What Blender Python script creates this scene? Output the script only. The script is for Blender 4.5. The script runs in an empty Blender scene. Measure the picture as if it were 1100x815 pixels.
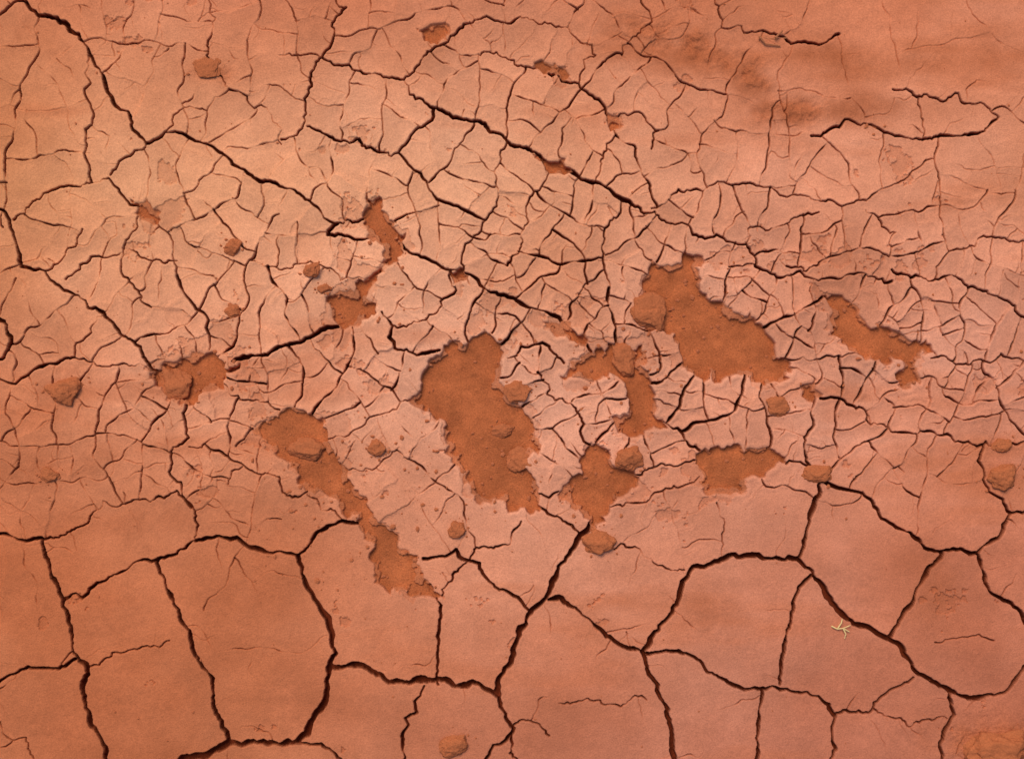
import bpy, bmesh, math, time
import numpy as np
from mathutils import Vector, noise as mnoise
T0=time.time()
rng=np.random.default_rng(23)
S=0.002            # metres per plan unit
CX,CY=550.0,407.5
X0,X1,Y0,Y1=-150.,1250.,-150.,965.

# ---------------------------------------------------------------- survey of the ground (plan units, 2 mm)
C=[
(4.2,[(45,578),(52,604),(68,645),(78,690),(88,740),(98,780),(112,830),(120,900)]),
(2.6,[(-60,566),(0,573),(45,578)]),(1.8,[(45,578),(68,575),(100,550),(150,537),(190,527),(203,540),(210,580)]),
(2.8,[(-60,755),(0,731),(30,716),(80,708)]),
(2.4,[(70,643),(100,630),(140,608),(170,600),(210,581)]),
(3.8,[(170,600),(178,630),(195,668),(215,712),(228,750),(246,800)]),
(3.4,[(210,581),(260,582),(320,597)]),
(5.4,[(320,597),(327,622),(345,655),(357,682),(353,720),(346,758),(330,788),(315,798)]),
(6.6,[(315,798),(272,796),(232,805),(196,815),(160,840)]),
(3.2,[(320,597),(335,580),(352,565),(385,562)]),
(3.4,[(315,798),(345,799),(366,815),(372,860)]),
(5.8,[(355,716),(400,721),(440,733),(490,737),(535,746)]),
(5.4,[(535,746),(546,715),(558,682),(570,658),(590,636),(600,608),(620,580),(636,560)]),
(2.8,[(570,658),(545,635),(515,605),(490,590),(455,600)]),
(4.4,[(590,644),(625,660),(652,684),(690,700)]),
(4.2,[(690,700),(706,742),(722,785),(732,825),(740,900)]),
(4.6,[(690,700),(708,672),(730,640),(742,612),(772,603),(820,600),(857,600)]),
(3.4,[(535,746),(543,770),(552,782),(530,800),(514,825),(500,900)]),
(1.8,[(552,778),(570,774),(590,790)]),(1.6,[(552,782),(556,815),(560,850)]),
(2.2,[(456,736),(448,765),(434,785),(436,830)]),
(3.0,[(462,628),(474,650),(472,676),(470,706),(471,735)]),
(3.2,[(695,702),(740,703),(760,722),(800,741),(830,737),(880,748),(898,770)]),
(3.6,[(820,739),(816,770),(808,830),(806,900)]),
(3.6,[(872,618),(852,648),(844,690),(838,735)]),
(4.4,[(857,600),(866,575),(874,545),(880,518)]),
(5.4,[(857,600),(880,624),(900,655),(925,672),(955,686)]),
(4.2,[(955,686),(973,655),(990,625),(1012,594)]),
(4.4,[(955,686),(975,706),(1000,730),(1022,743)]),
(3.8,[(1022,743),(1062,746),(1085,738),(1100,716),(1150,690)]),
(4.0,[(1022,743),(1026,768),(1010,798),(1000,830),(990,900)]),
(3.2,[(868,512),(900,524),(935,536),(947,557),(980,575),(1012,592),(1050,594),(1072,578),(1086,551),(1110,545),(1180,535)]),
(4.0,[(1050,594),(1058,618),(1083,646),(1105,672),(1150,690)]),
(2.4,[(898,770),(896,800),(894,840)]),(2.2,[(898,770),(938,762),(956,742),(982,728)]),
(2.4,[(1086,551),(1062,528),(1054,500),(1056,478)]),
(2.2,[(880,518),(866,495),(864,470),(872,440),(875,425)]),
(1.3,[(600,755),(650,757),(695,752)]),(1.2,[(770,540),(778,570),(776,600)]),
(1.0,[(95,716),(135,700),(182,688)]),(1.0,[(1005,690),(1035,684),(1068,688)]),
(1.0,[(0,775),(14,795),(28,792),(36,815)]),
(1.1,[(660,590),(700,600),(735,612)]),(1.1,[(940,762),(975,780),(1018,772)]),
# upper left
(4.2,[(28,2),(62,20),(90,46),(112,85),(138,120),(157,154)]),(2.6,[(-40,25),(0,17),(28,2),(40,-60)]),
(3.0,[(157,154),(177,142),(205,149),(240,166),(262,182),(300,200),(340,222),(362,240)]),
(1.8,[(157,154),(133,170),(118,188)]),(1.4,[(177,142),(185,130),(222,119),(246,96)]),(1.3,[(246,96),(290,122),(303,140),(302,155)]),
(1.2,[(246,96),(222,60),(232,20),(225,-40)]),
(2.2,[(352,-50),(372,8),(356,48),(346,62),(332,100),(328,130),(302,150)]),(1.8,[(346,62),(384,76),(434,86)]),(1.2,[(300,60),(346,62)]),
(2.2,[(434,86),(452,66),(470,50),(510,22),(560,18)]),
(2.4,[(434,86),(440,102),(466,116),(446,140),(428,164),(398,158),(366,152),(330,136)]),
(3.8,[(466,116),(510,130),(545,152),(580,167),(612,183),(640,196),(668,214),(682,222)]),
(2.2,[(682,222),(722,240),(770,252),(802,262),(812,286),(845,296),(900,300),(958,302)]),
(2.6,[(428,164),(452,186),(466,210),(500,226),(522,236)]),(1.5,[(522,236),(536,210),(532,182),(545,152)]),
(1.6,[(522,236),(500,262),(498,290)]),(1.5,[(545,285),(560,250),(572,210),(590,180)]),
(1.6,[(668,214),(650,245),(648,282),(655,310)]),
(3.0,[(-30,200),(5,228),(17,262),(22,286),(48,291),(68,312),(112,338),(142,366),(168,398)]),
(2.0,[(14,236),(44,212),(78,200),(98,196),(128,206),(150,222)]),(1.5,[(98,196),(92,160),(100,120),(95,60)]),
(1.8,[(48,291),(70,270),(88,246)]),(1.5,[(150,228),(138,256),(130,280),(145,310),(162,330)]),
(2.6,[(190,296),(200,318),(224,344),(224,376)]),(1.5,[(70,300),(120,275),(190,280)]),
(4.4,[(-20,340),(4,345),(12,362),(4,384),(-20,392)]),(2.6,[(-20,402),(12,412),(40,395),(80,384)]),
(1.4,[(190,296),(186,260),(165,238)]),(1.4,[(112,338),(95,360),(80,384),(120,392),(168,398)]),
(4.6,[(250,388),(282,382),(318,368),(345,354),(368,348)]),
(3.0,[(362,240),(352,252),(380,257),(402,255)]),(1.8,[(362,240),(384,238),(396,230)]),
(3.6,[(430,262),(452,276),(484,290),(520,310),(560,326),(592,338),(606,348)]),
(2.8,[(410,335),(422,350),(424,374),(472,376)]),(3.4,[(606,348),(622,364),(636,380)]),
(1.6,[(484,290),(490,312),(470,335),(424,350)]),(1.4,[(300,230),(270,280),(300,290),(345,285),(392,300)]),
(2.0,[(200,435),(203,470),(186,480),(184,500),(205,545)]),(1.8,[(203,480),(235,484),(262,500),(300,512),(330,528)]),
(1.5,[(262,500),(245,520)]),
# upper right
(2.8,[(1073,126),(1058,141),(1030,146),(992,150),(962,146),(940,136),(912,128),(890,140),(872,146)]),
(1.6,[(1073,126),(1058,112),(1030,100),(985,104),(960,96)]),(1.2,[(985,104),(990,126),(992,150)]),
(2.8,[(832,36),(850,47),(880,48),(902,36)]),(1.6,[(800,36),(832,36)]),
(2.4,[(588,78),(622,90),(646,110),(660,132)]),(1.6,[(660,138),(652,162),(640,196)]),(1.5,[(660,128),(690,122),(708,140),(700,160)]),
(1.4,[(470,50),(500,60),(540,62),(588,78)]),(1.2,[(560,20),(610,30),(640,60),(622,90)]),
(1.2,[(765,-30),(775,30),(800,36)]),(1.2,[(668,60),(700,20),(680,-40)]),
(1.4,[(802,262),(806,244),(850,236),(880,228)]),(1.6,[(845,286),(880,282),(905,272),(955,276),(962,250),(930,226)]),
(1.4,[(700,224),(742,205),(790,198),(850,210),(930,215)]),
(2.2,[(958,290),(1000,302),(1040,310),(1078,322),(1104,342)]),(1.4,[(1000,302),(1020,270),(1060,255),(1110,262)]),
(2.4,[(882,428),(910,434),(950,456),(986,466),(1040,474),(1110,472)]),
(1.8,[(840,385),(870,388),(900,382),(930,384)]),(1.6,[(1000,385),(1040,392),(1075,380),(1110,384)]),
(2.4,[(712,452),(735,470),(752,484)]),(2.2,[(580,545),(605,560),(622,572)]),(1.8,[(845,498),(860,496),(868,512)]),
(2.2,[(572,520),(590,535),(600,528)]),(2.2,[(578,400),(596,430),(625,452),(634,478)]),
(2.4,[(545,385),(560,372),(590,372),(606,390)]),(1.5,[(475,640),(505,600),(540,585),(560,560)]),
(1.4,[(380,560),(345,548),(330,528)]),(1.4,[(300,440),(262,430),(240,412)]),
(1.5,[(655,545),(690,540),(720,525),(752,512)]),(1.4,[(680,510),(715,500),(750,495)]),
(1.2,[(430,480),(400,505),(372,505)]),(1.2,[(440,430),(410,445),(350,475)]),
]
P=[ # places where the crust has flaked off (depth, outline)
(6,[(140,214),(158,214),(172,236),(164,242),(148,232)]),
(10,[(160,402),(172,392),(190,388),(205,378),(228,378),(236,386),(258,390),(242,400),(240,418),(218,421),(202,436),(186,428),(166,414)]),
(10,[(394,208),(408,211),(418,236),(436,250),(433,268),(414,284),(404,296),(396,312),(404,336),(386,350),(366,354),(356,336),(350,319),(380,313),(390,302),(406,290),(412,264),(394,254),(390,228)]),
(7,[(274,460),(292,450),(316,438),(336,446),(352,474),(370,500),(380,526),(398,548),(418,570),(434,590),(452,612),(474,640),(440,641),(402,626),(396,600),(386,566),(364,544),(328,527),(312,502),(290,478)]),
(9,[(466,384),(486,366),(512,361),(542,378),(536,410),(552,432),(572,450),(582,478),(568,490),(572,512),(582,546),(556,549),(530,536),(506,530),(500,508),(472,484),(478,452),(456,442),(438,430),(452,408)]),
(9,[(602,404),(612,388),(632,378),(650,378),(664,368),(690,370),(688,392),(700,410),(706,438),(717,460),(692,467),(664,465),(676,446),(672,412),(655,400),(626,406)]),
(9,[(690,302),(700,280),(718,284),(736,270),(757,282),(752,312),(778,325),(800,340),(830,364),(852,396),(838,411),(800,402),(752,406),(732,392),(726,358),(706,348),(688,328)]),
(8,[(884,318),(905,317),(930,345),(962,355),(1000,370),(1006,382),(984,390),(989,412),(970,418),(962,402),(966,386),(926,382),(894,360)]),
(9,[(604,526),(626,510),(628,484),(640,476),(654,484),(662,502),(682,511),(672,531),(655,546),(650,560),(634,572),(624,550),(604,538)]),
(8,[(748,488),(775,482),(800,486),(826,480),(846,498),(822,512),(800,515),(796,531),(766,531),(757,511)]),
(5,[(574,68),(596,68),(610,78),(604,86),(584,80)]),(5,[(450,34),(468,26),(484,34),(470,48),(456,44)]),
(7,[(653,122),(664,124),(666,138),(656,141)]),(9,[(584,346),(606,344),(628,358),(630,372),(612,366),(592,356)]),
(7,[(860,414),(876,408),(884,424),(874,432),(862,426)]),(9,[(572,164),(592,174),(616,184),(606,188),(586,182)]),
(9,[(476,286),(498,288),(502,300),(488,304)]),
]
rough=[(745,45,75,20,0.35),(800,80,40,14,0.6),(850,120,42,14,0.1),(225,75,22,12,0.2),(700,30,30,14,0.2),(1065,800,60,30,0)]
# damp stains: x,y,a,b,angle,strength
stain=[(720,50,90,26,.35,.75),(800,85,60,20,.6,.7),(860,118,70,20,.05,.8),(940,112,60,14,.1,.4),(900,60,90,18,.25,.45),(1000,70,120,14,-.15,.35),
(1030,215,90,16,-.3,.35),(1080,60,40,30,0,.4),(20,40,60,24,.5,.35),(60,500,120,22,-.1,.35),(130,560,140,18,-.15,.3),(640,60,50,18,-.4,.35),(1000,640,40,60,.4,.3),(760,660,50,30,-.6,.3),(250,640,40,90,.2,.25),(30,650,50,60,0,.35)]

def fract(pts,amp,minlen=3.2,closed=False,cap=4.0):
    pts=[np.array(p,float) for p in pts]
    if closed: pts=pts+[pts[0]]
    while True:
        out=[pts[0]];done=True
        for a,b in zip(pts[:-1],pts[1:]):
            d=b-a;L=math.hypot(*d)
            if L>minlen*1.5:
                done=False
                n=np.array([-d[1],d[0]])/L
                m=(a+b)/2+n*rng.normal()*min(L*amp,cap)
                out+=[m,b]
            else: out.append(b)
        pts=out
        if done: break
    return np.array(pts)

# ---------------------------------------------------------------- coarse distance map for the crack growth
GS=2.0
gx=np.arange(X0,X1+1,GS);gy=np.arange(Y0,Y1+1,GS)
D=np.full((len(gy),len(gx)),90.0)
def stamp(D,xs,ys,a,b,R):
    i0,i1=np.searchsorted(xs,[min(a[0],b[0])-R,max(a[0],b[0])+R]);j0,j1=np.searchsorted(ys,[min(a[1],b[1])-R,max(a[1],b[1])+R])
    if i0>=i1 or j0>=j1: return None
    xx=xs[i0:i1][None,:];yy=ys[j0:j1][:,None]
    dx,dy=b[0]-a[0],b[1]-a[1];L2=dx*dx+dy*dy+1e-9
    t=np.clip(((xx-a[0])*dx+(yy-a[1])*dy)/L2,0,1)
    d=np.sqrt((xx-a[0]-t*dx)**2+(yy-a[1]-t*dy)**2)
    return (slice(j0,j1),slice(i0,i1)),d,t
def addD(pl,R=70):
    for a,b in zip(pl[:-1],pl[1:]):
        r=stamp(D,gx,gy,a,b,R)
        if r: D[r[0]]=np.minimum(D[r[0]],r[1])
def table(tx,ty,tab,xs,ys):
    tab=np.array(tab,float)
    A=np.array([np.interp(xs,tx,row) for row in tab])
    return np.array([np.interp(ys,ty,A[:,i]) for i in range(A.shape[1])]).T
lines=[]
def addline(pl,w,taper0=False,taper1=False,R=70,wob=0.35):
    n=len(pl)
    kk=np.arange(0,n+8,3)
    k=np.interp(np.arange(n),kk,1+wob*rng.normal(size=len(kk)))
    k=np.clip(k,0.35,1.8)
    if taper0: k*=np.clip(np.arange(n)/(0.6*n+1)+.25,0,1)
    if taper1: k*=np.clip(np.arange(n)[::-1]/(0.6*n+1)+.25,0,1)
    lines.append((pl,w*k)); addD(pl,R)
for w,pts in C:
    up_=pts[len(pts)//2][1]<560
    addline(fract(pts,0.085 if w>2.5 else 0.13),w*(0.74 if up_ else 0.88))
pits=[]
def inside(poly,xx,yy):
    r=np.zeros(np.broadcast(xx,yy).shape,bool)
    for (ax,ay),(bx,by) in zip(poly[:-1],poly[1:]):
        if ay==by: continue
        c=((ay>yy)!=(by>yy))&(xx<(bx-ax)*(yy-ay)/(by-ay)+ax)
        r^=c
    return r
pitc=np.zeros_like(D,bool)
for dep,pts in P:
    pl=fract(pts,0.19,3.8,closed=True,cap=4.0);pits.append((dep,pl));addD(pl)
    i0,i1=np.searchsorted(gx,[pl[:,0].min(),pl[:,0].max()]);j0,j1=np.searchsorted(gy,[pl[:,1].min(),pl[:,1].max()])
    pitc[j0:j1,i0:i1]|=inside(pl,gx[i0:i1][None,:],gy[j0:j1][:,None])
D[pitc]=0
tx=[0,220,440,660,880,1100];ty=[0,136,272,408,520,575,680]
TG=[[31,27,21,19,42,60],[30,26,22,17,29,40],[28,20,17.5,15,14.5,16.5],[20,14,18,11.4,12.4,14],[9.5,13,20,15,23,28],[42,42,34,28,75,75],[90]*6]
WD=[[.45,.5,.6,.6,.34,.3],[.55,.6,.75,.8,.45,.38],[.8,.85,.95,1,.95,.75],[.65,1.1,.95,1.4,1.25,.9],[.42,.65,.7,1.1,.75,.55],[.5]*6,[.45]*6]
target=table(tx,ty,TG,gx,gy);wdt=table(tx,ty,WD,gx,gy)
def at(A,x,y):
    i=int(round((x-X0)/GS));j=int(round((y-Y0)/GS))
    if i<0 or j<0 or i>=len(gx) or j>=len(gy): return None
    return A[j,i]
def chord(x,y,th):
    tot=0
    for s in (1,-1):
        r=0
        while r<110:
            r+=3
            d=at(D,x+s*r*math.cos(th),y+s*r*math.sin(th))
            if d is None or d<2.2: break
            if d>6: r+=d-4
        tot+=r
    return tot
def walk(x,y,th,maxlen,wander=0.22,curv=0.0,steer=True):
    pts=[(x,y)];h=th;L=0;hit=False
    while L<maxlen:
        th+=curv
        h+=rng.normal()*wander; h+=(th-h)*0.18
        d=at(D,x,y)
        if steer and d is not None and d<11 and L>5:
            i=int(round((x-X0)/GS));j=int(round((y-Y0)/GS))
            if 0<i<len(gx)-1 and 0<j<len(gy)-1:
                g_x=D[j,i+1]-D[j,i-1];g_y=D[j+1,i]-D[j-1,i]
                if g_x*g_x+g_y*g_y>0.5 and (math.cos(h)*g_x+math.sin(h)*g_y)<0.6:
                    ta=math.atan2(-g_y,-g_x);df=(ta-h+math.pi)%(2*math.pi)-math.pi
                    if abs(df)<1.6: h+=df*0.35;th+=df*0.35
        x+=3*math.cos(h);y+=3*math.sin(h);L+=3
        pts.append((x,y))
        d=at(D,x,y)
        if d is None: hit=True;break
        if d<1.7 and L>4: hit=True;break
    return pts,hit
rf=0.65+0.7*rng.random(D.shape)
ncr=0
itg=1.0/target*rf
while ncr<3200:
    Q=D*itg
    k=int(np.argmax(Q));j,i=divmod(k,len(gx))
    if Q[j,i]<1.0: break
    x,y=gx[i],gy[j]
    ths=[math.pi*q/8+rng.normal()*0.08 for q in range(8)]
    best=min(ths,key=lambda t:chord(x,y,t)*(1+0.2*rng.random()))
    cv=float(np.clip(rng.normal()*0.022,-.04,.04))
    a,_=walk(x,y,best,130,0.28,cv);b,_=walk(x,y,best+math.pi,130,0.28,-cv)
    pl=np.array(b[::-1]+a[1:])
    big=min(D[j,i]/target[j,i]-0.8,1.5)
    w=wdt[j,i]*(0.34+0.66*rng.random()+0.5*max(big,0))
    addline(pl,w,R=70,wob=0.5);ncr+=1
print('grown',ncr,time.time()-T0)
Dmain=D.copy()
cand=[]
for pl,w in lines:
    for q in range(2,len(pl)-2,3): cand.append((pl[q],pl[q+1]-pl[q-1]))
for dep,pl in pits:
    for q in range(2,len(pl)-2,2): cand.append((pl[q],pl[q+1]-pl[q-1]))
order=rng.permutation(len(cand));ns=0
for q in order:
    p,dv=cand[q]
    t=at(target,*p)
    if t is None or pitc[int((p[1]-Y0)/GS),int((p[0]-X0)/GS)]: continue
    pr=0.20 if t<60 else 0.11
    if rng.random()>pr: continue
    s=rng.choice([-1,1]);th=math.atan2(dv[1],dv[0])+s*(math.pi/2+rng.normal()*0.35)
    a=(p[0]+4*math.cos(th),p[1]+4*math.sin(th))
    d=at(D,*a)
    if d is None or d<2.4: continue
    L=min(t,34)*(0.3+1.2*rng.random())
    pts,hit=walk(a[0],a[1],th,L,0.38,rng.normal()*.04,False)
    pl=np.array([tuple(p)]+pts)
    w=(0.2+0.4*rng.random())
    addline(pl,w,taper1=not hit,R=14);ns+=1
    if ns>1500: break
print('hair',ns,time.time()-T0)

# ---------------------------------------------------------------- plate labels
free=(Dmain>=1.5)&~pitc
lab=np.where(free,np.arange(D.size).reshape(D.shape)+1,0).astype(np.int32)
for it in range(1200):
    old=lab.copy() if it%20==0 else None
    m=lab
    m[1:]=np.maximum(m[1:],m[:-1])*free[1:];m[:-1]=np.maximum(m[:-1],m[1:])*free[:-1]
    m[:,1:]=np.maximum(m[:,1:],m[:,:-1])*free[:,1:];m[:,:-1]=np.maximum(m[:,:-1],m[:,1:])*free[:,:-1]
    if old is not None and np.array_equal(old,lab): break
u,inv=np.unique(lab,return_inverse=True);inv=inv.reshape(lab.shape)
n=len(u);cnt=np.bincount(inv.ravel())
YY,XX=np.meshgrid(gy,gx,indexing='ij')
cx=np.bincount(inv.ravel(),XX.ravel())/cnt;cy=np.bincount(inv.ravel(),YY.ravel())/cnt
off=rng.normal(size=n);tlx=rng.normal(size=n)*0.038;tly=rng.normal(size=n)*0.038;tin=rng.normal(size=n)
off[0]=0;tlx[0]=tly[0]=0;tin[0]=0
ph=np.clip(off[inv],-1.5,1.5)*1.05+np.clip(tlx[inv]*(XX-cx[inv])+tly[inv]*(YY-cy[inv]),-1.6,1.6);pt=np.clip(tin[inv],-2,2)
def fill(A,ok):
    A=A.copy();ok=ok.copy()
    for _ in range(3):
        acc=np.zeros_like(A);c=np.zeros_like(A)
        for ax,s in ((0,1),(0,-1),(1,1),(1,-1)):
            acc+=np.roll(A*ok,s,ax);c+=np.roll(ok,s,ax)
        new=(~ok)&(c>0);A[new]=acc[new]/c[new];ok=ok|new
    return A
ph=fill(ph,free);pt=fill(pt,free)
print('plates',n,it,time.time()-T0)

# ---------------------------------------------------------------- fine grid (one sheet out to the horizon)
def axis(lo,hi,st):
    c=np.arange(lo-12,hi+12,st)
    m1=np.arange(c[-1]+1.6,hi+150,2.2);m0=np.arange(c[0]-1.6,lo-150,-2.2)[::-1]
    def far(s,sg):
        o=[];d=2.5;x=s
        while abs(x)<90000: x+=sg*d;o.append(x);d*=1.18
        return np.array(o)
    r=np.concatenate([c,m1]);r=np.concatenate([m0,r])
    return np.concatenate([far(r[0],-1)[::-1],r,far(r[-1],1)])
xs=axis(0,1100,0.70);ys=axis(0,815,0.70)
NX,NY=len(xs),len(ys);print('grid',NX,NY)
def vnoise(scale,seed,sx=1,sy=1):
    r=np.random.default_rng(seed);L=r.random((256,256)).astype(np.float32)*2-1
    def idx(v):
        q=v/scale;f=np.floor(q);t=q-f;t=t*t*(3-2*t);f=f.astype(np.int64)
        return f%256,(f+1)%256,t.astype(np.float32)
    a,b,t=idx(xs/sx);A=L[:,a]*(1-t)+L[:,b]*t
    a,b,t=idx(ys/sy);t=t[:,None]
    return A[a]*(1-t)+A[b]*t
def fbm(scale,seed,oc=4,g=0.5,sx=1,sy=1):
    o=0;a=1
    for k in range(oc): o=o+a*vnoise(scale/2**k,seed+k,sx,sy);a*=g
    return o
def up(A):
    fx=np.clip((xs-X0)/GS,0,A.shape[1]-1.001);fy=np.clip((ys-Y0)/GS,0,A.shape[0]-1.001)
    ix=fx.astype(int);iy=fy.astype(int);tx_=(fx-ix)[None,:];ty_=(fy-iy)[:,None]
    B=A[:,ix]*(1-tx_)+A[:,ix+1]*tx_
    return (B[iy]*(1-ty_)+B[iy+1]*ty_).astype(np.float32)
dep=np.zeros((NY,NX),np.float32);dist=np.full((NY,NX),14.0,np.float32)
for pl,ww in lines:
    for k in range(len(pl)-1):
        a,b=pl[k],pl[k+1]
        r=stamp(None,xs,ys,a,b,12)
        if not r: continue
        sl,d,t=r;w=ww[k]*(1-t)+ww[k+1]*t
        pr=np.clip((w*0.5+0.55-d)/(0.7+0.08*w),0,1);pr=pr*pr*(3-2*pr)
        dp=np.minimum((0.7+3.7*w)*np.clip(w*1.25,0.28,1),14)
        dep[sl]=np.maximum(dep[sl],dp*pr)
        dist[sl]=np.minimum(dist[sl],d+np.clip(2.0-w,0,2)*2.0)
print('cracks',time.time()-T0)
pit=np.zeros((NY,NX),np.float32);pitd=np.zeros((NY,NX),np.float32);pin=np.full((NY,NX),0,np.float32);pout=np.full((NY,NX),30,np.float32)
for dp,pl in pits:
    lo=pl.min(0)-34;hi=pl.max(0)+34
    i0,i1=np.searchsorted(xs,[lo[0],hi[0]]);j0,j1=np.searchsorted(ys,[lo[1],hi[1]])
    dd=np.full((j1-j0,i1-i0),30.0,np.float32)
    sub=(xs[i0:i1],ys[j0:j1])
    for a,b in zip(pl[:-1],pl[1:]):
        r=stamp(None,sub[0],sub[1],a,b,30)
        if r: dd[r[0]]=np.minimum(dd[r[0]],r[1])
    ins=inside(pl,sub[0][None,:],sub[1][:,None])
    sd=np.where(ins,dd,-dd)
    m=np.clip((sd+0.6)/1.2,0,1)
    pit[j0:j1,i0:i1]=np.maximum(pit[j0:j1,i0:i1],m)
    pin[j0:j1,i0:i1]=np.maximum(pin[j0:j1,i0:i1],np.where(ins,np.minimum(dd,14),0))
    pout[j0:j1,i0:i1]=np.minimum(pout[j0:j1,i0:i1],dd)
    pitd[j0:j1,i0:i1]=np.where(m>0,dp,pitd[j0:j1,i0:i1])
    dist[j0:j1,i0:i1]=np.minimum(dist[j0:j1,i0:i1],dd)
print('pits',time.time()-T0)
near=np.clip(1-np.maximum(np.maximum(X0-xs[None,:],xs[None,:]-X1),np.maximum(Y0-ys[:,None],ys[:,None]-Y1))/60,0,1).astype(np.float32)
za=table(tx,ty,[[.4,.4,.6,.6,.25,.2],[.5,.6,.8,.8,.4,.25],[.8,1,1,1.1,1.1,.9],[.6,1.1,1.1,1.4,1.3,1],[.3,.7,.8,1.1,.7,.4],[.3,.3,.4,.4,.3,.3],[.25]*6],np.clip(xs,0,1100),ys).astype(np.float32)
PH=up(ph)*za*near
low=fbm(260,5,3)*2.4+fbm(60,15,3)*0.6
fine=(fbm(9,25,3,0.6)*0.15)*near
curl=np.exp(-dist/3.5)
doming=-np.exp(-dist/1.0)*0.6+np.exp(-((dist-3.2)/3.0)**2)*0.9*za
h=low+fine+PH+doming*near
# thin upper film that has peeled away near the flaked spots
film=fbm(46,301,6,0.62)-1.0+np.exp(-pout/14)*1.0+(za-1.2)*0.5
fm=np.clip(film/0.06,0,1)*near*(1-pit)
h=h-fm*1.8
RG=np.zeros((NY,NX),np.float32);ST=np.zeros((NY,NX),np.float32)
def blob(x,y,a,b,th):
    c,s=math.cos(th),math.sin(th)
    dx=xs[None,:]-x;dy=ys[:,None]-y
    return np.exp(-(((dx*c+dy*s)/a)**2+((-dx*s+dy*c)/b)**2))
for (x,y,a,b,th) in rough: RG=np.maximum(RG,blob(x,y,a,b,th))
for (x,y,a,b,th,s_) in stain: ST=np.maximum(ST,s_*blob(x,y,a,b,th))
RG=np.clip(RG*(1.0+0.8*fbm(22,77,3)),0,1)*near
ST=np.clip(ST*(1.0+0.9*fbm(40,177,5,0.6)),0,0.9)*near
h=h+RG*(fbm(10,88,3,0.6)*1.6)
h=h-dep*(1-pit)*near
ledge=np.clip((fbm(16,61,4,0.6)*6+2.2-pin)/1.2,0,1)*0.45
sand=-pitd*(1-ledge)+np.exp(-pin/5)*0.9+fbm(34,35,3)*1.5+fbm(7,45,2)*0.35
pit=pit*near
h=h*(1-pit)+(low+sand-dep*0.1)*pit
h=h.astype(np.float32)
# ---------------------------------------------------------------- soil colour with light falloff and crack shade painted in
def lin(c):
    c=np.array(c,float)/255;return np.where(c<=.04045,c/12.92,((c+.055)/1.055)**2.4)
tab=[[(188,108,70),(195,117,82),(196,121,87),(187,105,69),(192,112,78)],  # regional earth tint with the light's falloff baked into it
     [(206,134,90),(210,139,98),(207,139,101),(203,130,97),(198,123,88)],
     [(199,125,89),(202,131,96),(206,139,107),(205,137,107),(200,129,100)],
     [(183,102,64),(189,110,73),(196,121,88),(191,117,87),(187,110,80)],
     [(174,96,60),(179,101,65),(180,106,76),(173,101,74),(171,97,69)]]
cx5=[0,275,550,825,1100];cy5=[0,200,400,600,815]
col=np.zeros((NY,NX,4),np.float32);col[...,3]=1
for c in range(3):
    col[...,c]=table(cx5,cy5,[[lin(q)[c] for q in row] for row in tab],xs,ys)
PT=up(pt)*za*near
big=fbm(150,55,4,0.55)
str1=fbm(120,65,4,0.6,sx=2.2,sy=0.5)
v=1+0.045*PT+0.09*big+0.09*str1*(1-0.3*za)+0.05*fbm(28,165,3)
v=v*(1+0.09*curl*za)*(1-0.06*fm)
col[...,:3]*=v[...,None]
col[...,1]*=1+0.07*big;col[...,2]*=1+0.13*big
orange=lin((168,90,52));
mx=np.clip(pit*(1-0.5*ledge),0,1)[...,None]
pc=(orange[None,None,:]*(1+0.17*fbm(18,95,3))[...,None]).astype(np.float32)
col[...,:3]=col[...,:3]*(1-mx)+pc*mx
om=np.clip(RG*0.7+np.clip(str1-0.45,0,1)*0.7+fm*0.2,0,0.85)[...,None]*(1-mx)
col[...,:3]=col[...,:3]*(1-om)+(lin((173,94,58))[None,None,:])*om
st=(ST*0.75)[...,None]*(1-mx)
col[...,:3]=col[...,:3]*(1-st)+(lin((152,80,47))[None,None,:])*st
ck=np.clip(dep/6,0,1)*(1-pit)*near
deep_shade=lin((108,45,24))
col[...,:3]=col[...,:3]*(1-ck[...,None])+deep_shade[None,None,:]*ck[...,None]  # darker crack earth, plus painted shade so hairlines read
print('height',time.time()-T0)

Z=np.zeros((NY,NX,3),np.float32)
Z[...,0]=((xs-CX)*S)[None,:];Z[...,1]=((CY-ys)*S)[:,None];Z[...,2]=h*S
me=bpy.data.meshes.new('cracked_ground')
nv=NX*NY;nf=(NX-1)*(NY-1)
me.vertices.add(nv);me.vertices.foreach_set('co',Z.ravel())
ii=(np.arange(NY-1)[:,None]*NX+np.arange(NX-1)[None,:]).astype(np.int32)
q=np.stack([ii,ii+NX,ii+NX+1,ii+1],-1).reshape(-1,4)
me.loops.add(nf*4);me.loops.foreach_set('vertex_index',q.ravel())
me.polygons.add(nf);me.polygons.foreach_set('loop_start',np.arange(0,nf*4,4,dtype=np.int32))
me.update(calc_edges=True)
me.polygons.foreach_set('use_smooth',np.ones(nf,bool))
at1=me.attributes.new('soil_and_shade','FLOAT_COLOR','POINT');at1.data.foreach_set('color',col.ravel())
at2=me.attributes.new('sandy','FLOAT','POINT');at2.data.foreach_set('value',np.clip(pit+RG*.7,0,1).astype(np.float32).ravel())
at3=me.attributes.new('far','FLOAT','POINT');at3.data.foreach_set('value',(1-near).ravel())
ground=bpy.data.objects.new('cracked_ground',me);bpy.context.collection.objects.link(ground)
print('mesh',time.time()-T0)

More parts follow.
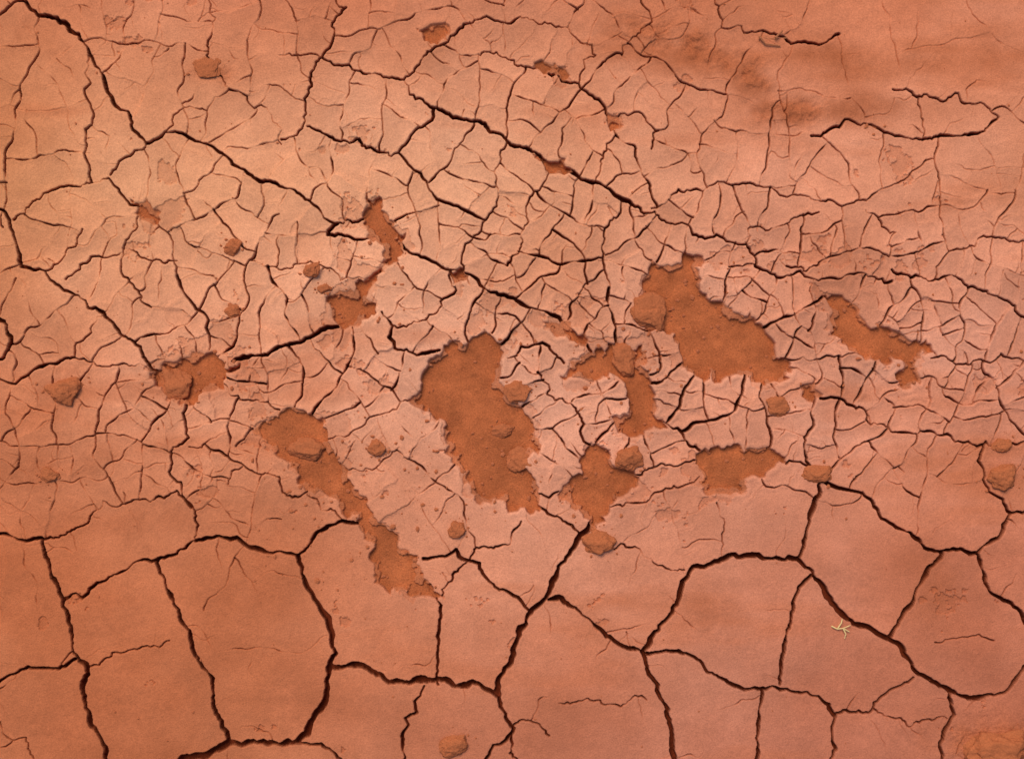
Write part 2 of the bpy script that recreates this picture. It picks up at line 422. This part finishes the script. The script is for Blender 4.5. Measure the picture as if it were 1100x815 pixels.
# ---------------------------------------------------------------- materials
def nodes(name):
    m=bpy.data.materials.new(name);m.use_nodes=True;nt=m.node_tree
    b=nt.nodes['Principled BSDF'];b.inputs['Roughness'].default_value=1.0
    b.inputs['Specular IOR Level'].default_value=0.04
    return m,nt,b
def N(nt,t,**k):
    n=nt.nodes.new(t)
    for a,v in k.items():
        if a in n.inputs.keys(): n.inputs[a].default_value=v
        else: setattr(n,a,v)
    return n
def mathn(nt,op,a,b=None,c=None):
    n=nt.nodes.new('ShaderNodeMath');n.operation=op
    for i,v in enumerate((a,b,c)):
        if v is None: continue
        if isinstance(v,(int,float)): n.inputs[i].default_value=v
        else: nt.links.new(v,n.inputs[i])
    return n.outputs[0]
m,nt,b=nodes('dry_red_clay')
L=nt.links.new
tc=N(nt,'ShaderNodeTexCoord');att=N(nt,'ShaderNodeAttribute',attribute_name='soil_and_shade')
sa=N(nt,'ShaderNodeAttribute',attribute_name='sandy');fa=N(nt,'ShaderNodeAttribute',attribute_name='far')
def noise(scale,detail,rough=.5):
    n=N(nt,'ShaderNodeTexNoise');n.inputs['Scale'].default_value=scale;n.inputs['Detail'].default_value=detail;n.inputs['Roughness'].default_value=rough
    L(tc.outputs['Object'],n.inputs['Vector']);return n.outputs['Fac']
n1=noise(7,6,.66);n2=noise(300,2,.8);n3=noise(60,3,.65)
def centred(n,amp):
    return mathn(nt,'MULTIPLY_ADD',mathn(nt,'SUBTRACT',n,0.5),amp,1.0)
f1=centred(n1,0.42);f3=centred(n3,0.28)
f2=centred(n2,mathn(nt,'MULTIPLY_ADD',sa.outputs['Fac'],0.45,0.8))
f=mathn(nt,'MULTIPLY',mathn(nt,'MULTIPLY',f1,f2),f3)
vo=N(nt,'ShaderNodeTexVoronoi');vo.feature='DISTANCE_TO_EDGE';vo.inputs['Scale'].default_value=3.6
wv=N(nt,'ShaderNodeVectorMath',operation='MULTIPLY_ADD')
nn=N(nt,'ShaderNodeTexNoise');nn.inputs['Scale'].default_value=9;nn.inputs['Detail'].default_value=2;L(tc.outputs['Object'],nn.inputs['Vector'])
L(nn.outputs['Color'],wv.inputs[0]);wv.inputs[1].default_value=(.12,.12,0);L(tc.outputs['Object'],wv.inputs[2]);L(wv.outputs[0],vo.inputs['Vector'])
mr=N(nt,'ShaderNodeMapRange');L(vo.outputs['Distance'],mr.inputs['Value']);mr.inputs['From Min'].default_value=0.01;mr.inputs['From Max'].default_value=0.035;mr.inputs['To Min'].default_value=1;mr.inputs['To Max'].default_value=0
fc=mathn(nt,'MULTIPLY',mr.outputs[0],fa.outputs['Fac'])
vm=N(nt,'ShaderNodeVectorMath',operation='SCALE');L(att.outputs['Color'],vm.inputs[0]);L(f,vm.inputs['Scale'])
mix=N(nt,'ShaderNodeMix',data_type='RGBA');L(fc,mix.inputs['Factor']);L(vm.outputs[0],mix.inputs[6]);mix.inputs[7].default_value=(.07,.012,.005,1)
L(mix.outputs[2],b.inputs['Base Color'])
bh=mathn(nt,'ADD',mathn(nt,'MULTIPLY',n2,mathn(nt,'MULTIPLY_ADD',sa.outputs['Fac'],0.0012,0.0015)),mathn(nt,'MULTIPLY',n3,0.002))
bp=N(nt,'ShaderNodeBump');bp.inputs['Strength'].default_value=0.8;bp.inputs['Distance'].default_value=1.0
L(bh,bp.inputs['Height']);L(bp.outputs[0],b.inputs['Normal'])
me.materials.append(m)
def simple(name,rgb,sc=200):
    m,nt,b=nodes(name);L=nt.links.new
    tc=N(nt,'ShaderNodeTexCoord');n=N(nt,'ShaderNodeTexNoise');n.inputs['Scale'].default_value=sc;n.inputs['Detail'].default_value=4;n.inputs['Roughness'].default_value=.7
    L(tc.outputs['Object'],n.inputs['Vector'])
    r=N(nt,'ShaderNodeValToRGB');L(n.outputs['Fac'],r.inputs[0])
    c=lin(rgb)
    r.color_ramp.elements[0].position=.3;r.color_ramp.elements[0].color=(*(c*.78),1)
    r.color_ramp.elements[1].position=.7;r.color_ramp.elements[1].color=(*(c*1.2),1)
    L(r.outputs[0],b.inputs['Base Color'])
    bp=N(nt,'ShaderNodeBump');bp.inputs['Strength'].default_value=.8;bp.inputs['Distance'].default_value=.003
    L(n.outputs['Fac'],bp.inputs['Height']);L(bp.outputs[0],b.inputs['Normal'])
    return m
mclod=simple('clod_clay',(172,95,58),260)
mcl2=simple('crumb_clay',(176,98,62),400)
mstraw=simple('dry_straw',(222,184,124),300)

def H(x,y):
    i=min(np.searchsorted(xs,x),NX-1);j=min(np.searchsorted(ys,y),NY-1);return float(h[j,i])*S
clods=[(698,337,20,18),(68,420,18,14),(185,412,20,16),(251,266,9,8),(335,290,8,8),(330,484,18,12),(251,335,8,7),(405,480,10,8),(555,421,14,11),
(541,462,11,7),(558,494,16,12),(674,492,15,14),(643,582,15,13),(491,568,10,9),(835,436,12,10),(1076,511,16,13),(878,508,14,9),(1068,806,34,22),
(490,800,15,12),(52,510,10,8),(671,384,14,17),(940,137,7,7),(1075,478,10,8),(348,310,7,5),(700,352,6,4),(222,73,16,10)]
for k,(x,y,a,bb) in enumerate(clods):
    bm=bmesh.new();bmesh.ops.create_icosphere(bm,subdivisions=5,radius=1)
    sd=Vector((k*7.3,k*3.1,k*1.7));zz=0.54+0.12*rng.random()
    pls=[]
    for _ in range(12):
        nr=Vector(rng.normal(size=3)).normalized();pls.append((nr,0.64+0.24*rng.random()))
    for v in bm.verts:
        p=v.co.normalized()
        r=1.0
        for nrm,dd in pls:
            c=p.dot(nrm)
            if c>dd: r=min(r,dd/c)
        r*=1+0.24*mnoise.noise(p*1.6+sd)+0.12*mnoise.noise(p*4+sd)+0.06*mnoise.noise(p*11+sd)+0.035*mnoise.noise(p*26+sd)
        s=min(a,bb)
        v.co=Vector((p.x*r*a*1.12,p.y*r*bb*1.12,p.z*r*s*zz*1.1))*S
        if k==25: v.co.z*=0.3
    me2=bpy.data.meshes.new('dirt_clod');bm.to_mesh(me2);bm.free()
    me2.polygons.foreach_set('use_smooth',np.ones(len(me2.polygons),bool))
    me2.materials.append(mclod)
    o=bpy.data.objects.new('dirt_clod',me2);bpy.context.collection.objects.link(o)
    o.location=((x-CX)*S,(CY-y)*S,H(x,y)+min(a,bb)*S*0.14*(0.3 if k==25 else 1))
    o.rotation_euler=(0,0,rng.normal()*0.1)
bm=bmesh.new()
def crumb(x,y,r):
    z=H(x,y)
    mt=bmesh.ops.create_icosphere(bm,subdivisions=1,radius=r*S)
    s=rng.random(3)*0.6+0.7
    for v in mt['verts']:
        v.co=Vector((v.co.x*s[0],v.co.y*s[1],v.co.z*s[2]*.7))*(1+0.15*rng.normal())
        v.co+=Vector(((x-CX)*S,(CY-y)*S,z+r*S*.2))
for dp,pl in pits:
    lo=pl.min(0);hi=pl.max(0);ar=(hi[0]-lo[0])*(hi[1]-lo[1])
    for _ in range(int(ar/220)):
        x,y=lo+(hi-lo)*rng.random(2)
        crumb(x,y,0.5+2.4*rng.random()**4)
for (x,y,a,bb) in clods:
    for _ in range(8):
        t=rng.random()*6.28;r=a*(1+0.8*rng.random());crumb(x+r*math.cos(t),y+r*math.sin(t)*bb/a,0.5+1.6*rng.random()**2)
for _ in range(450): crumb(rng.uniform(-100,1200),rng.uniform(-100,915),0.45+1.2*rng.random()**4)
me3=bpy.data.meshes.new('loose_dirt_crumbs');bm.to_mesh(me3);bm.free();me3.materials.append(mcl2)
bpy.context.collection.objects.link(bpy.data.objects.new('loose_dirt_crumbs',me3))
def twig(name,paths,r,mat):
    cu=bpy.data.curves.new(name,'CURVE');cu.dimensions='3D';cu.bevel_depth=r*S;cu.bevel_resolution=2
    for pp in paths:
        sp=cu.splines.new('POLY');sp.points.add(len(pp)-1)
        for i,(x,y,z) in enumerate(pp):
            sp.points[i].co=((x-CX)*S,(CY-y)*S,H(pp[0][0],pp[0][1])+z*S,1);sp.points[i].radius=1-0.6*i/len(pp)
    o=bpy.data.objects.new('tmp',cu);bpy.context.collection.objects.link(o)
    dg=bpy.context.evaluated_depsgraph_get();mm=bpy.data.meshes.new_from_object(o.evaluated_get(dg))
    bpy.data.objects.remove(o);mm.materials.clear();mm.materials.append(mat);o=bpy.data.objects.new(name,mm);bpy.context.collection.objects.link(o)
twig('dry_twig',[[(893,672,2),(899,675,3),(905,674,4),(913,671,3)],[(905,674,4),(908,680,4),(907,685,3)],[(899,675,3),(903,668,5),(904,664,4)],[(905,674,4),(912,678,3)]],0.9,mstraw)
twig('dry_root',[[(800,36,2),(815,40,4),(832,42,5),(850,40,3)],[(815,40,4),(822,48,3),(838,50,2)],[(832,42,5),(840,34,4)]],1.2,simple('root_brown',(165,100,66),300))

# ---------------------------------------------------------------- light
sc=bpy.context.scene
w=bpy.data.worlds.new('World');sc.world=w;w.use_nodes=True
nt=w.node_tree;bg=nt.nodes['Background']
sky=nt.nodes.new('ShaderNodeTexSky');sky.sky_type='NISHITA';sky.sun_disc=False
el,az=math.radians(58),math.radians(-25)
sky.sun_elevation=el;sky.sun_rotation=az
nt.links.new(sky.outputs[0],bg.inputs[0]);bg.inputs[1].default_value=0.15
sl=bpy.data.lights.new('sun','SUN');sl.energy=2.95;sl.angle=math.radians(32);sl.color=(1,.945,.82)
so=bpy.data.objects.new('sun',sl);bpy.context.collection.objects.link(so)
d=Vector((math.sin(az)*math.cos(el),math.cos(az)*math.cos(el),math.sin(el)))
so.rotation_euler=d.to_track_quat('Z','Y').to_euler();so.location=d*5
cam=bpy.data.cameras.new('camera');co=bpy.data.objects.new('camera',cam);bpy.context.collection.objects.link(co)
co.location=(0,0,3.06);cam.sensor_width=36;cam.lens=36*3.06/2.2;cam.clip_end=1000
sc.camera=co
sc.view_settings.view_transform='Standard';sc.view_settings.look='None';sc.view_settings.exposure=0
print('done',time.time()-T0)
